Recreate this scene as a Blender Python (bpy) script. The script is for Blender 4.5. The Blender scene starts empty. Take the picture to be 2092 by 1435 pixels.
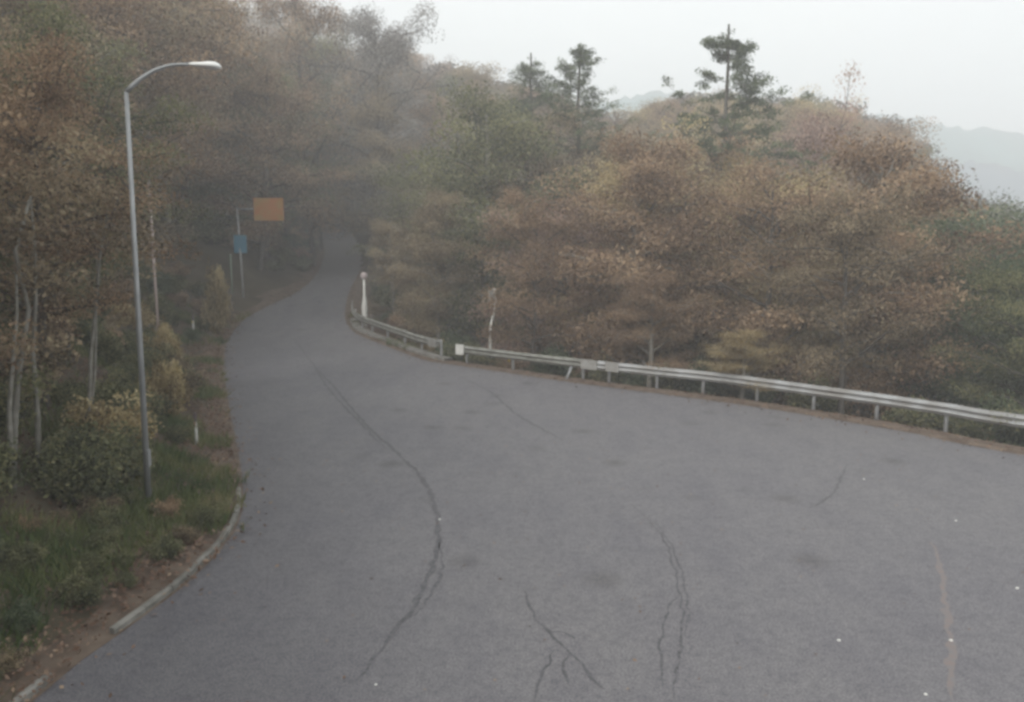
import bpy, math, random
import numpy as np
from mathutils import Vector, Matrix
sc = bpy.context.scene
col = sc.collection
rng = np.random.default_rng(7)
random.seed(7)

# ------------------------------------------------------------------ camera, world, sun, exposure
CAM_H = 4.9
PITCH = math.radians(7.5)
FPX, CX, CY = 1500.0, 1046.0, 717.5
cam_d = bpy.data.cameras.new("camera")
cam = bpy.data.objects.new("camera", cam_d); col.objects.link(cam)
cam.location = (0, 0, CAM_H)
cam.rotation_euler = (math.pi / 2 - PITCH, 0, 0)
cam_d.sensor_width = 36.0
cam_d.lens = FPX / 2092 * 36
cam_d.clip_start, cam_d.clip_end = 0.1, 5000
sc.camera = cam

SUN_EL, SUN_AZ = math.radians(38), math.radians(-150)      # azimuth measured from +Y towards +X
world = bpy.data.worlds.new("World"); sc.world = world
world.use_nodes = True
wn, wl = world.node_tree.nodes, world.node_tree.links
bg = wn["Background"]
sky = wn.new("ShaderNodeTexSky"); sky.sky_type = 'NISHITA'; sky.sun_disc = False
sky.sun_elevation = SUN_EL; sky.sun_rotation = SUN_AZ
sky.air_density = 1.0; sky.dust_density = 5.0; sky.ozone_density = 1.0
SKY_STRENGTH = 0.12
# overcast: thick pale cloud over the blue, a little uneven
tc = wn.new("ShaderNodeTexCoord"); nz = wn.new("ShaderNodeTexNoise")
nz.inputs["Scale"].default_value = 1.6; nz.inputs["Detail"].default_value = 3
mp = wn.new("ShaderNodeMapRange")
mp.inputs[1].default_value = .3; mp.inputs[2].default_value = .7
mp.inputs[3].default_value = .90; mp.inputs[4].default_value = 1.0
cl = wn.new("ShaderNodeMix"); cl.data_type = 'RGBA'
cl.inputs[7].default_value = (0.56 / SKY_STRENGTH, 0.587 / SKY_STRENGTH, 0.583 / SKY_STRENGTH, 1)
wl.new(tc.outputs["Generated"], nz.inputs["Vector"])
wl.new(nz.outputs["Fac"], mp.inputs[0]); wl.new(mp.outputs[0], cl.inputs[0])
wl.new(sky.outputs[0], cl.inputs[6]); wl.new(cl.outputs[2], bg.inputs[0])
bg.inputs[1].default_value = SKY_STRENGTH

sun_d = bpy.data.lights.new("sun", 'SUN'); sun_d.energy = 1.5; sun_d.angle = math.radians(18)
sun_d.color = (1.0, 0.96, 0.9)
sun = bpy.data.objects.new("sun", sun_d); col.objects.link(sun)
sd = Vector((math.sin(SUN_AZ) * math.cos(SUN_EL), math.cos(SUN_AZ) * math.cos(SUN_EL), math.sin(SUN_EL)))
sun.rotation_euler = sd.to_track_quat('Z', 'Y').to_euler(); sun.location = (60, 60, 120)

sc.view_settings.view_transform = 'Standard'; sc.view_settings.look = 'None'
sc.view_settings.exposure = 1.15; sc.view_settings.gamma = 1.0
sc.render.engine = 'CYCLES'
sc.cycles.max_bounces = 6; sc.cycles.diffuse_bounces = 4; sc.cycles.glossy_bounces = 2
sc.cycles.transmission_bounces = 2; sc.cycles.volume_bounces = 3
sc.cycles.use_denoising = True
sc.cycles.pixel_filter_type = 'BLACKMAN_HARRIS'; sc.cycles.filter_width = 3.1   # the soft lens of the camera

HAZE_DENSITY = 0.0041

# ------------------------------------------------------------------ maths helpers
cp, sp = math.cos(PITCH), math.sin(PITCH)
def ray(px, py):
    a, b = (px - CX) / FPX, (CY - py) / FPX
    return np.array([a, cp + b * sp, -sp + b * cp])          # camera-axis depth 1
def at(px, py, depth):
    return np.array([0, 0, CAM_H]) + ray(px, py) * depth
def project(p):
    v = np.asarray(p, float) - np.array([0, 0, CAM_H])
    zd = v[1] * cp - v[2] * sp; yu = v[1] * sp + v[2] * cp
    return CX + FPX * v[0] / zd, CY - FPX * yu / zd, zd

HY = np.array([-60, 0, 24, 32, 40, 46, 52, 60, 70, 80, 92, 105, 125, 160])
HZ = np.array([0, 0, 0, .25, .7, 1.45, 2.4, 3.3, 4.1, 5.0, 6.6, 8.9, 12, 17])
def hroad(y):
    return np.interp(y, HY, HZ) * .5 + (np.interp(np.asarray(y) - 2, HY, HZ) + np.interp(np.asarray(y) + 2, HY, HZ)) * .25
def on_road(px, py):
    r = ray(px, py); t = 3.0
    o = np.array([0, 0, CAM_H])
    while t < 200:
        p = o + r * t
        if p[2] <= hroad(p[1]):
            lo, hi = t - .25, t
            for _ in range(20):
                m = (lo + hi) / 2; p = o + r * m
                if p[2] <= hroad(p[1]): hi = m
                else: lo = m
            return p
        t += .25
    return o + r * 200

def catmull(pts, n=6):
    P = [np.asarray(p, float) for p in pts]
    P = [2 * P[0] - P[1]] + P + [2 * P[-1] - P[-2]]
    out = []
    for i in range(1, len(P) - 2):
        for k in range(n):
            t = k / n
            a, b, c, d = P[i - 1], P[i], P[i + 1], P[i + 2]
            out.append(.5 * ((2 * b) + (c - a) * t + (2 * a - 5 * b + 4 * c - d) * t * t + (3 * b - a - 3 * c + d) * t ** 3))
    out.append(P[-2]); return np.array(out)

left_px = [(60, 1432), (150, 1362), (240, 1294), (330, 1230), (400, 1172), (450, 1120), (480, 1076), (492, 1030),
           (488, 960), (474, 880), (462, 810), (455, 745), (464, 695), (496, 655), (548, 625), (604, 598), (640, 568), (658, 535), (662, 505), (655, 480), (664, 462)]
right_px = [(2092, 925), (1935, 893), (1793, 868), (1663, 846), (1547, 828), (1438, 813), (1338, 800), (1245, 788), (1180, 780), (1060, 762),
            (950, 746), (880, 735), (800, 706), (745, 684), (722, 664), (716, 640), (722, 600), (740, 560), (750, 530), (745, 500), (722, 470), (706, 455)]
Lw = [on_road(*p) for p in left_px]; Rw = [on_road(*p) for p in right_px]
Lw = [np.array([-6.2, -12, 0]), np.array([-5.5, -2, 0])] + Lw
Rw = [np.array([34., -14, 0]), np.array([26., 4, 0]), np.array([18.5, 14.5, 0])] + Rw
le, re_ = Lw[-1], Rw[-1]
Lw += [le + np.array([2.5, 12, 0]), le + np.array([9, 25, 0])]
Rw += [re_ + np.array([3.5, 9, 0]), re_ + np.array([11, 19, 0])]
Lc = catmull([p[:2] for p in Lw], 8); Rc = catmull([p[:2] for p in Rw], 8)
def resample(C, n):
    d = np.r_[0, np.cumsum(np.hypot(*np.diff(C, axis=0).T))]; t = np.linspace(0, d[-1], n)
    return np.c_[np.interp(t, d, C[:, 0]), np.interp(t, d, C[:, 1])]
Lc = resample(Lc, 130); Rc = resample(Rc, 130)
ROADPOLY = np.vstack([Lc, Rc[::-1]])

def seg_dist(P, C):
    """P (n,2), polyline C (m,2): distance and index of nearest segment"""
    best = np.full(len(P), 1e9); bi = np.zeros(len(P), int); by = np.zeros(len(P))
    for i in range(len(C) - 1):
        a, b = C[i], C[i + 1]; ab = b - a
        t = np.clip(((P - a) @ ab) / (ab @ ab + 1e-9), 0, 1)
        q = a + t[:, None] * ab
        d = np.hypot(*(P - q).T)
        m = d < best; best[m] = d[m]; bi[m] = i; by[m] = q[m, 1]
    return best, bi, by
def inside(P, poly):
    x, y = P[:, 0], P[:, 1]; c = np.zeros(len(P), bool)
    j = len(poly) - 1
    for i in range(len(poly)):
        xi, yi = poly[i]; xj, yj = poly[j]
        m = ((yi > y) != (yj > y)) & (x < (xj - xi) * (y - yi) / (yj - yi + 1e-12) + xi)
        c ^= m; j = i
    return c
def sstep(t):
    t = np.clip(t, 0, 1); return t * t * (3 - 2 * t)
def vnoise(x, y, s, seed=0):
    xs, ys = x / s, y / s
    xi, yi = np.floor(xs).astype(int), np.floor(ys).astype(int)
    def h(a, b):
        n = (a * 374761393 + b * 668265263 + seed * 974711) & 0x7fffffff
        n = ((n ^ (n >> 13)) * 1274126177) & 0x7fffffff
        return ((n ^ (n >> 16)) & 0xffff) / 65535.0
    fx, fy = sstep(xs - xi), sstep(ys - yi)
    return (h(xi, yi) * (1 - fx) + h(xi + 1, yi) * fx) * (1 - fy) + (h(xi, yi + 1) * (1 - fx) + h(xi + 1, yi + 1) * fx) * fy

def terrain(P, sink=True):
    P = np.atleast_2d(np.asarray(P, float))
    x, y = P[:, 0], P[:, 1]
    dl, _, yl = seg_dist(P, Lc); dr, _, yr = seg_dist(P, Rc)
    ins = inside(P, ROADPOLY)
    leftside = dl < dr
    zl = hroad(yl) + .10 + .30 * np.clip(dl - .5, 0, 2.5) + .72 * np.clip(dl - 3.0, 0, 60) + (vnoise(x, y, 3.1, 3) - .5) * np.clip(dl * .25, 0, 1.1)
    # the valley side falls away
    fall = np.interp(y, [20, 60, 100], [.55, .5, .1])
    zr = hroad(yr) + .02 - .25 * np.clip(dr - .3, 0, 1.2) - fall * np.clip(dr - 1.5, 0, 15) + (vnoise(x, y, 3.7, 5) - .5) * np.clip(dr * .2, 0, 1.0)
    fx = np.interp(x, [-90, -40, -5, 25, 60, 100], [1.25, 1.15, 1.0, .72, .2, 0])
    ramp = sstep((y - 52) / 110) * 17 * fx
    zr = zr + ramp - np.clip((y - 172) * .7, 0, 60)
    zr = zr - 30 * sstep((x - 28) / 60) * sstep((y - 10) / 50)
    zl = np.minimum(zl, 62 + 0 * zl) - np.clip((y - 172) * .7, 0, 90)
    # soft blend between the two sides beyond the end of the road
    w = sstep((dr - dl + 12) / 24) * 1.0
    near = (np.minimum(dl, dr) < 14)
    z = np.where(leftside, zl, zr)
    blend = w * zl + (1 - w) * zr
    far = sstep((np.minimum(dl, dr) - 2.0) / 14) * sstep((y - 60) / 30)
    z = z * (1 - far) + blend * far
    if sink:
        dm = np.minimum(dl, dr)
        z = np.where(ins, hroad(y) - .3, z - .32 * (1 - sstep((dm - .15) / .6)))
    else:
        z = np.where(ins, hroad(y), z)
    return z
TX, TY = np.arange(-80, 110, .5), np.arange(-2, 185, .5)
_X, _Y = np.meshgrid(TX, TY); _P = np.c_[_X.ravel(), _Y.ravel()]
TZ = terrain(_P, False).reshape(_X.shape); TL = seg_dist(_P, Lc)[0].reshape(_X.shape); TR = seg_dist(_P, Rc)[0].reshape(_X.shape)
TI = inside(_P, ROADPOLY).reshape(_X.shape).astype(float)
def look(T, x, y):
    u = np.clip((np.asarray(x, float) - TX[0]) / .5, 0, len(TX) - 1.01); v = np.clip((np.asarray(y, float) - TY[0]) / .5, 0, len(TY) - 1.01)
    i, j = np.floor(u).astype(int), np.floor(v).astype(int); u, v = u - i, v - j
    return (T[j, i] * (1 - u) + T[j, i + 1] * u) * (1 - v) + (T[j + 1, i] * (1 - u) + T[j + 1, i + 1] * u) * v
def gz(x, y): return float(look(TZ, x, y))

# ------------------------------------------------------------------ node material helpers
def mat(name, base, rough=.8, metal=0, noise=None, bump=0, bscale=8):
    m = bpy.data.materials.new(name); m.use_nodes = True
    n, l = m.node_tree.nodes, m.node_tree.links
    b = n["Principled BSDF"]
    b.inputs["Roughness"].default_value = rough; b.inputs["Metallic"].default_value = metal
    b.inputs["Base Color"].default_value = (*base, 1)
    t = n.new("ShaderNodeTexCoord")
    if noise:
        c2, s = noise
        nz = n.new("ShaderNodeTexNoise"); nz.inputs["Scale"].default_value = s; nz.inputs["Detail"].default_value = 6
        r = n.new("ShaderNodeValToRGB"); r.color_ramp.elements[0].position = .35; r.color_ramp.elements[1].position = .65
        r.color_ramp.elements[0].color = (*base, 1); r.color_ramp.elements[1].color = (*c2, 1)
        l.new(t.outputs["Object"], nz.inputs["Vector"]); l.new(nz.outputs["Fac"], r.inputs[0]); l.new(r.outputs[0], b.inputs["Base Color"])
    if bump:
        nb = n.new("ShaderNodeTexNoise"); nb.inputs["Scale"].default_value = bscale; nb.inputs["Detail"].default_value = 5
        bp = n.new("ShaderNodeBump"); bp.inputs["Strength"].default_value = bump
        l.new(t.outputs["Object"], nb.inputs["Vector"]); l.new(nb.outputs["Fac"], bp.inputs["Height"]); l.new(bp.outputs[0], b.inputs["Normal"])
    return m
def leafmat(name, cols, rough=.75, trans=.42):
    """leaf colour taken from a per-leaf random value; each clump keeps its own tone"""
    m = bpy.data.materials.new(name); m.use_nodes = True
    n, l = m.node_tree.nodes, m.node_tree.links
    b = n["Principled BSDF"]; b.inputs["Roughness"].default_value = rough
    b.inputs["Specular IOR Level"].default_value = .2
    a = n.new("ShaderNodeAttribute"); a.attribute_name = "tint"
    r = n.new("ShaderNodeValToRGB"); cr = r.color_ramp
    cr.elements[0].position = 0; cr.elements[0].color = (*cols[0], 1)
    cr.elements[1].position = 1; cr.elements[1].color = (*cols[-1], 1)
    for k, c in enumerate(cols[1:-1]):
        e = cr.elements.new((k + 1) / (len(cols) - 1)); e.color = (*c, 1)
    l.new(a.outputs["Fac"], r.inputs[0]); l.new(r.outputs[0], b.inputs["Base Color"])
    tr = n.new("ShaderNodeBsdfTranslucent"); mx = n.new("ShaderNodeMixShader"); mx.inputs[0].default_value = trans
    l.new(r.outputs[0], tr.inputs[0]); l.new(b.outputs[0], mx.inputs[1]); l.new(tr.outputs[0], mx.inputs[2])
    l.new(mx.outputs[0], n["Material Output"].inputs["Surface"])
    return m

# ------------------------------------------------------------------ mesh helpers
def link(name, verts, faces, material, parent=None, smooth=False, tint=None):
    me = bpy.data.meshes.new(name)
    me.from_pydata([tuple(map(float, v)) for v in verts], [], [tuple(int(i) for i in f) for f in faces])
    if smooth: me.shade_smooth()
    me.materials.append(material)
    o = bpy.data.objects.new(name, me); col.objects.link(o)
    if parent: o.parent = parent
    return o
def quadmesh(name, V, tint, material, n=4):
    """V (k,n,3) loose polygons with one tint each - built straight from arrays"""
    k = len(V); me = bpy.data.meshes.new(name)
    me.vertices.add(k * n); me.loops.add(k * n); me.polygons.add(k)
    me.vertices.foreach_set("co", np.ascontiguousarray(V, np.float32).ravel())
    me.loops.foreach_set("vertex_index", np.arange(k * n, dtype=np.int32))
    me.polygons.foreach_set("loop_start", np.arange(0, k * n, n, dtype=np.int32))
    at_ = me.attributes.new("tint", 'FLOAT', 'FACE'); at_.data.foreach_set("value", np.asarray(tint, np.float32))
    me.update(calc_edges=True); me.materials.append(material)
    return me
class MB:
    def __init__(s): s.v = []; s.f = []
    def box(s, c, size, rz=0, M=None):
        n = len(s.v); hx, hy, hz = [k / 2 for k in size]; ca, sa = math.cos(rz), math.sin(rz)
        for i in (-1, 1):
            for j in (-1, 1):
                for k in (-1, 1):
                    x, y, z = i * hx, j * hy, k * hz
                    s.v.append((c[0] + x * ca - y * sa, c[1] + x * sa + y * ca, c[2] + z))
        for q in ((0, 1, 3, 2), (4, 6, 7, 5), (0, 4, 5, 1), (2, 3, 7, 6), (0, 2, 6, 4), (1, 5, 7, 3)):
            s.f.append(tuple(n + a for a in q))
        return s
    def tube(s, pts, rad, seg=8, cap=True):
        pts = [np.asarray(p, float) for p in pts]
        if np.isscalar(rad): rad = [rad] * len(pts)
        n0 = len(s.v); ref = None
        for i, p in enumerate(pts):
            a = pts[max(i - 1, 0)]; b = pts[min(i + 1, len(pts) - 1)]
            t = (b - a) / (np.linalg.norm(b - a) + 1e-9)
            if ref is None:
                ref = np.array([1., 0, 0]) if abs(t[0]) < .9 else np.array([0, 1., 0])
            u = ref - t * (ref @ t); u /= np.linalg.norm(u) + 1e-9; ref = u
            w = np.cross(t, u)
            for k in range(seg):
                an = 2 * math.pi * k / seg
                s.v.append(tuple(p + rad[i] * (math.cos(an) * u + math.sin(an) * w)))
        for i in range(len(pts) - 1):
            for k in range(seg):
                a = n0 + i * seg + k; b = n0 + i * seg + (k + 1) % seg
                s.f.append((a, b, b + seg, a + seg))
        if cap:
            s.f.append(tuple(n0 + k for k in range(seg))[::-1])
            e = n0 + (len(pts) - 1) * seg
            s.f.append(tuple(e + k for k in range(seg)))
        return s
    def build(s, name, m, parent=None, smooth=False):
        return link(name, s.v, s.f, m, parent, smooth)
def empty(name, loc, rz=0, label=None, cat=None, group=None):
    o = bpy.data.objects.new(name, None); col.objects.link(o); o.location = [float(k) for k in loc]; o.rotation_euler.z = rz
    o.empty_display_size = .3
    tag(o, label, cat, group); return o
def tag(o, label=None, cat=None, group=None, kind=None):
    if label: o["label"] = label
    if cat: o["category"] = cat
    if group: o["group"] = group
    if kind: o["kind"] = kind
    return o

# ------------------------------------------------------------------ materials
M = {}
M['bark'] = mat('bark', (.055, .047, .040), .9, noise=((.11, .10, .088), 6), bump=.5, bscale=14)
M['palebark'] = mat('pale_bark', (.16, .15, .13), .9, noise=((.26, .25, .22), 5))
M['concrete'] = mat('concrete', (.13, .125, .11), .9, noise=((.24, .23, .21), 3), bump=.3, bscale=20)
M['galv'] = mat('galvanised_steel', (.30, .31, .32), .5, .35, noise=((.38, .39, .40), 3))
M['railpaint'] = mat('rail_paint', (.40, .41, .42), .5, .1, noise=((.27, .26, .25), 1.7))
M['plate'] = mat('dull_plate_paint', (.34, .34, .33), .6, .1, noise=((.25, .24, .22), 5))
M['railold'] = mat('weathered_rail_paint', (.26, .26, .24), .7, .1, noise=((.15, .15, .13), 4))
M['white'] = mat('white_paint', (.74, .74, .71), .5, noise=((.60, .60, .57), 7))
M['lamphead'] = mat('lamp_head_paint', (.85, .85, .84), .4)
M['orange'] = mat('orange_sign_paint', (.50, .19, .05), .6, noise=((.42, .25, .07), 2.0))
M['blue'] = mat('blue_sign_paint', (.09, .26, .38), .5)
M['signback'] = mat('sign_back', (.2, .21, .22), .5, .5)
M['redref'] = mat('red_reflector', (.5, .2, .2), .3)
M['yellowref'] = mat('yellow_reflector', (.75, .55, .1), .3)
M['crack'] = mat('crack_filler', (.065, .064, .07), .85, noise=((.125, .122, .13), 14))
M['oldpaint'] = mat('worn_orange_paint', (.195, .155, .145), .8, noise=((.165, .158, .162), 12))

RUST = [(.045, .028, .016), (.11, .066, .036), (.18, .112, .058), (.25, .165, .085)]
BROWN = [(.036, .027, .016), (.085, .064, .038), (.15, .112, .066), (.21, .165, .095)]
OLIVE = [(.020, .024, .012), (.050, .056, .026), (.095, .098, .042), (.15, .14, .06)]
GREEN = [(.016, .024, .014), (.036, .050, .026), (.060, .078, .040), (.090, .11, .055)]
OCHRE = [(.065, .045, .018), (.15, .105, .04), (.23, .17, .065), (.29, .23, .10)]
PINK = [(.065, .038, .030), (.15, .085, .064), (.22, .135, .098), (.27, .18, .13)]
GREY = [(.04, .036, .034), (.09, .08, .076), (.13, .12, .112), (.18, .17, .155)]
def dull(c, k=.24, g=2.1):
    l = .3 * c[0] + .6 * c[1] + .1 * c[2]; return tuple((q * (1 - k) + l * k * t) * g * 1.08 for q, t in zip(c, (1.0, 1.0, 1.0)))
LM = {k: leafmat(k + '_leaves', [dull(c, .26 if k in ('rust', 'pink', 'ochre') else .18) for c in v]) for k, v in dict(rust=RUST, brown=BROWN, olive=OLIVE, green=GREEN, ochre=OCHRE, pink=PINK, grey=GREY).items()}
LM['litter'] = leafmat('litter_leaves', [(.05, .028, .018), (.13, .075, .05), (.20, .13, .095), (.30, .22, .15)], trans=.05)
LM['grass'] = leafmat('grass_blades', [(.05, .07, .03), (.09, .13, .045), (.16, .18, .07), (.26, .23, .12)], trans=.3)

# ------------------------------------------------------------------ ground sheet
def axis(lo, hi, fine, step, far):
    a = list(np.arange(lo, hi, step)); g = step; v = lo
    while v > far[0]: g *= 1.25; v -= g; a.insert(0, v)
    g = step; v = a[-1]
    while v < far[1]: g *= 1.25; v += g; a.append(v)
    return np.array(a)
gx = axis(-34, 34, 0, .8, (-480, 480)); gy = axis(2, 112, 0, .8, (-90, 470))
X, Y = np.meshgrid(gx, gy); P = np.c_[X.ravel(), Y.ravel()]
Z = terrain(P)
ff = sstep((np.hypot(P[:, 0], P[:, 1]) - 190) / 160)
Z = Z * (1 - ff) + (-25) * ff
nx, ny = len(gx), len(gy)
F = [(j * nx + i, j * nx + i + 1, (j + 1) * nx + i + 1, (j + 1) * nx + i) for j in range(ny - 1) for i in range(nx - 1)]
mg = mat('forest_floor', (.045, .032, .022), .95, noise=((.085, .07, .042), .55), bump=.7, bscale=3)
ground = link('ground', np.c_[P, Z], F, mg, smooth=True); tag(ground, kind='structure')

# ------------------------------------------------------------------ road
def road_mat():
    m = bpy.data.materials.new('asphalt'); m.use_nodes = True
    n, l = m.node_tree.nodes, m.node_tree.links; b = n["Principled BSDF"]
    b.inputs["Roughness"].default_value = .82; b.inputs["Specular IOR Level"].default_value = .35
    t = n.new("ShaderNodeTexCoord")
    def noise(s, d=5, st=None):
        q = n.new("ShaderNodeTexNoise"); q.inputs["Scale"].default_value = s; q.inputs["Detail"].default_value = d
        if st:
            mpn = n.new("ShaderNodeMapping"); mpn.inputs["Scale"].default_value = st; mpn.inputs["Rotation"].default_value = (0, 0, .5)
            l.new(t.outputs["Object"], mpn.inputs[0]); l.new(mpn.outputs[0], q.inputs["Vector"])
        else: l.new(t.outputs["Object"], q.inputs["Vector"])
        return q.outputs["Fac"]
    def ramp(f, p0, c0, p1, c1):
        r = n.new("ShaderNodeValToRGB"); r.color_ramp.elements[0].position = p0; r.color_ramp.elements[1].position = p1
        r.color_ramp.elements[0].color = (*c0, 1); r.color_ramp.elements[1].color = (*c1, 1); l.new(f, r.inputs[0]); return r.outputs[0]
    def mul(a, c):
        x = n.new("ShaderNodeMix"); x.data_type = 'RGBA'; x.blend_type = 'MULTIPLY'; x.inputs[0].default_value = 1
        l.new(a, x.inputs[6]); l.new(c, x.inputs[7]); return x.outputs[2]
    c = ramp(noise(.16, 4), .3, (.180, .174, .186), .7, (.198, .191, .197))
    c = mul(c, ramp(noise(2.6, 8), .3, (.88, .88, .90), .6, (1, 1, 1)))
    c = mul(c, ramp(noise(.8, 6, (1.6, .5, 1)), .33, (.91, .91, .93), .55, (1, 1, 1)))
    c = mul(c, ramp(noise(38, 4), .38, (.62, .62, .65), .6, (1.10, 1.10, 1.08)))
    c = mul(c, ramp(noise(9, 5), .36, (.85, .85, .86), .55, (1.03, 1.03, 1.02)))
    # soft tree shade painted into the asphalt colour, deepening towards the near left
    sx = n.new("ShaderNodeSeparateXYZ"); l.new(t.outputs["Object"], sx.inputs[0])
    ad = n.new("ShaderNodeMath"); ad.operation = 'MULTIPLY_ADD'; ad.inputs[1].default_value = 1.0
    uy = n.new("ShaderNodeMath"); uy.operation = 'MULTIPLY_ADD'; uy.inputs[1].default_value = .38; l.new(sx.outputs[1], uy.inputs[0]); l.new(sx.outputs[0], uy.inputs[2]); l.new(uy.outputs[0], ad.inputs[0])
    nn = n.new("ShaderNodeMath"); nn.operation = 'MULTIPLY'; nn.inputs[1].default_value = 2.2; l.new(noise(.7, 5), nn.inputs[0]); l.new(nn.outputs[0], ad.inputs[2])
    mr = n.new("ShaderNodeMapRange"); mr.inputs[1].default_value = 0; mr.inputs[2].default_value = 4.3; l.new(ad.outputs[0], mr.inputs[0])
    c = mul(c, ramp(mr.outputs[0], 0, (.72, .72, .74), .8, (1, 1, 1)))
    v = n.new("ShaderNodeTexVoronoi"); v.inputs["Scale"].default_value = .55
    l.new(t.outputs["Object"], v.inputs["Vector"])
    c = mul(c, ramp(v.outputs["Distance"], .02, (.72, .71, .70), .22, (1, 1, 1)))
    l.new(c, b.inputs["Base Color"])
    bp = n.new("ShaderNodeBump"); bp.inputs["Strength"].default_value = .35; bp.inputs["Distance"].default_value = .01
    l.new(noise(60, 3), bp.inputs["Height"]); l.new(bp.outputs[0], b.inputs["Normal"])
    return m
NS = 300
ys = np.r_[np.linspace(Lc[0][1] + .01, 40, 150), np.linspace(40.4, min(Lc[-1][1], Rc[-1][1]) - .01, 150)]
Ls = np.c_[np.interp(ys, Lc[:, 1], Lc[:, 0]), ys]; Rs = np.c_[np.interp(ys, Rc[:, 1], Rc[:, 0]), ys]
print('monotone', (np.diff(Lc[:, 1]) > 0).all(), (np.diff(Rc[:, 1]) > 0).all())
NC = 24; V = []; F = []
for k in range(NS):
    for c in range(NC + 1):
        q = Ls[k] + (Rs[k] - Ls[k]) * c / NC
        V.append((q[0], q[1], float(hroad(q[1]))))
for k in range(NS - 1):
    for c in range(NC):
        a = k * (NC + 1) + c; F.append((a, a + 1, a + NC + 2, a + NC + 1))
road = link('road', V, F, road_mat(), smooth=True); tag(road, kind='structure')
for f_ in road.data.polygons: pass
if sum(p.normal.z for p in road.data.polygons) < 0: road.data.flip_normals()

def ribbon(name, C, offs, material, zfun=None, parent=None, closed_under=False):
    """strip along polyline C (world xy); offs = [(lateral, dz), ...] lateral positive to the left of travel"""
    C = np.asarray(C); T = np.gradient(C, axis=0); T /= np.linalg.norm(T, axis=1)[:, None] + 1e-9
    N = np.c_[-T[:, 1], T[:, 0]]; V = []; F = []; m = len(offs)
    for i in range(len(C)):
        zb = float(hroad(C[i, 1]))
        for k, (o, dz) in enumerate(offs):
            q = C[i] + N[i] * o
            V.append((q[0], q[1], (zb if zfun is None else zfun(q)) + (dz[i] if hasattr(dz, '__len__') else dz)))
    for i in range(len(C) - 1):
        for k in range(m - 1):
            a = i * m + k; F.append((a, a + 1, a + m + 1, a + m))
    return link(name, V, F, material, parent)
# soil verge where the asphalt ends (left and right)
mlit = mat('leaf_litter_soil', (.085, .058, .042), .95, noise=((.16, .12, .09), 2.5), bump=.8, bscale=12)
Lr = resample(Lc, 420); Rr = resample(Rc, 420)
wob = (vnoise(Lr[:, 0], Lr[:, 1], .9, 9) - .5)
v1 = ribbon('verge', Lr, [(-.05, .006), (.35, .06 + .05 * wob), (.8, .13 + .1 * wob), (1.6, .30)], mlit); tag(v1, kind='structure')
wob2 = (vnoise(Rr[:, 0], Rr[:, 1], .9, 11) - .5)
v2 = ribbon('verge', Rr, [(.55 * .6, .008 + 0 * wob2), (.0, .022), (-.6, .0), (-1.3, -.32)], mlit); tag(v2, kind='structure')

# concrete kerb on the inside of the bend, in the near part
kp = catmull([on_road(*p)[:2] for p in [(236, 1298), (330, 1230), (400, 1172), (450, 1120), (480, 1076), (493, 1036), (494, 1004)]], 8)
def kerb_run(C, L=.62):
    d = np.r_[0, np.cumsum(np.hypot(*np.diff(C, axis=0).T))]; mb = MB(); rr = random.Random(4); t = 0
    while t < d[-1] - .2:
        t2 = min(t + L - .012, d[-1]); e = [np.array([np.interp(u, d, C[:, 0]), np.interp(u, d, C[:, 1])]) for u in (t, t2)]
        T = e[1] - e[0]; ln = np.linalg.norm(T); T /= ln; N = np.array([-T[1], T[0]]); sh = rr.uniform(-.006, .006); up = rr.uniform(-.012, .008)
        pr = [(0 + sh, -.1), (.012 + sh, .085 + up), (.03 + sh, .105 + up), (.085 + sh, .108 + up), (.10 + sh, -.1)]; n0 = len(mb.v)
        for p in e:
            for o_, z_ in pr: q = p + N * o_; mb.v.append((q[0], q[1], float(hroad(p[1])) + z_))
        for k in range(4): mb.f.append((n0 + k, n0 + k + 1, n0 + k + 6, n0 + k + 5))
        mb.f.append(tuple(n0 + k for k in range(5))[::-1]); mb.f.append(tuple(n0 + 5 + k for k in range(5)))
        t += L
    return mb.build('kerb', M['concrete'])
kerb = kerb_run(kp); tag(kerb, kind='structure')
kp2 = catmull([np.array([-6.0, -8]), np.array([-5.45, -2]), np.array([-5.35, 3]), on_road(60, 1432)[:2] + np.array([0, 0]), on_road(112, 1392)[:2]], 8)
kerb2 = kerb_run(kp2); tag(kerb2, kind='structure')

# cracks and the worn painted line, parts of the road
def crack(pxs, w, name='crack', material=None, dz=.004, jit=.035, n=22):
    C = catmull([on_road(*p)[:2] for p in pxs], n)
    C = C + (np.c_[vnoise(C[:, 0], C[:, 1], .16, 21), vnoise(C[:, 0], C[:, 1], .16, 22)] - .5) * jit * 2
    T = np.gradient(C, axis=0); T /= np.linalg.norm(T, axis=1)[:, None] + 1e-9; N = np.c_[-T[:, 1], T[:, 0]]
    V = []; F = []
    for i in range(len(C)):
        ww = w * 1.5 * (.45 + 1.2 * vnoise(C[i:i + 1, 0], C[i:i + 1, 1], .13, 5)[0]) * min(1, .25 + 4 * i / len(C), .25 + 4 * (len(C) - 1 - i) / len(C))
        for s in (-1, 1):
            q = C[i] + N[i] * ww * s / 2; V.append((q[0], q[1], float(hroad(q[1])) + dz))
    for i in range(len(C) - 1): F.append((2 * i, 2 * i + 1, 2 * i + 3, 2 * i + 2))
    o = link(name, V, F, material or M['crack'], road); return o
crack([(600, 690), (640, 745), (690, 800), (748, 868), (810, 925), (860, 975), (890, 1040), (893, 1110), (872, 1190), (828, 1265), (775, 1330), (735, 1390)], .055)
crack([(1290, 1030), (1345, 1085), (1372, 1140), (1388, 1210), (1396, 1280), (1385, 1350), (1376, 1432)], .02)
crack([(1335, 1060), (1368, 1110), (1392, 1170), (1405, 1240), (1402, 1300)], .018)
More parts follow.
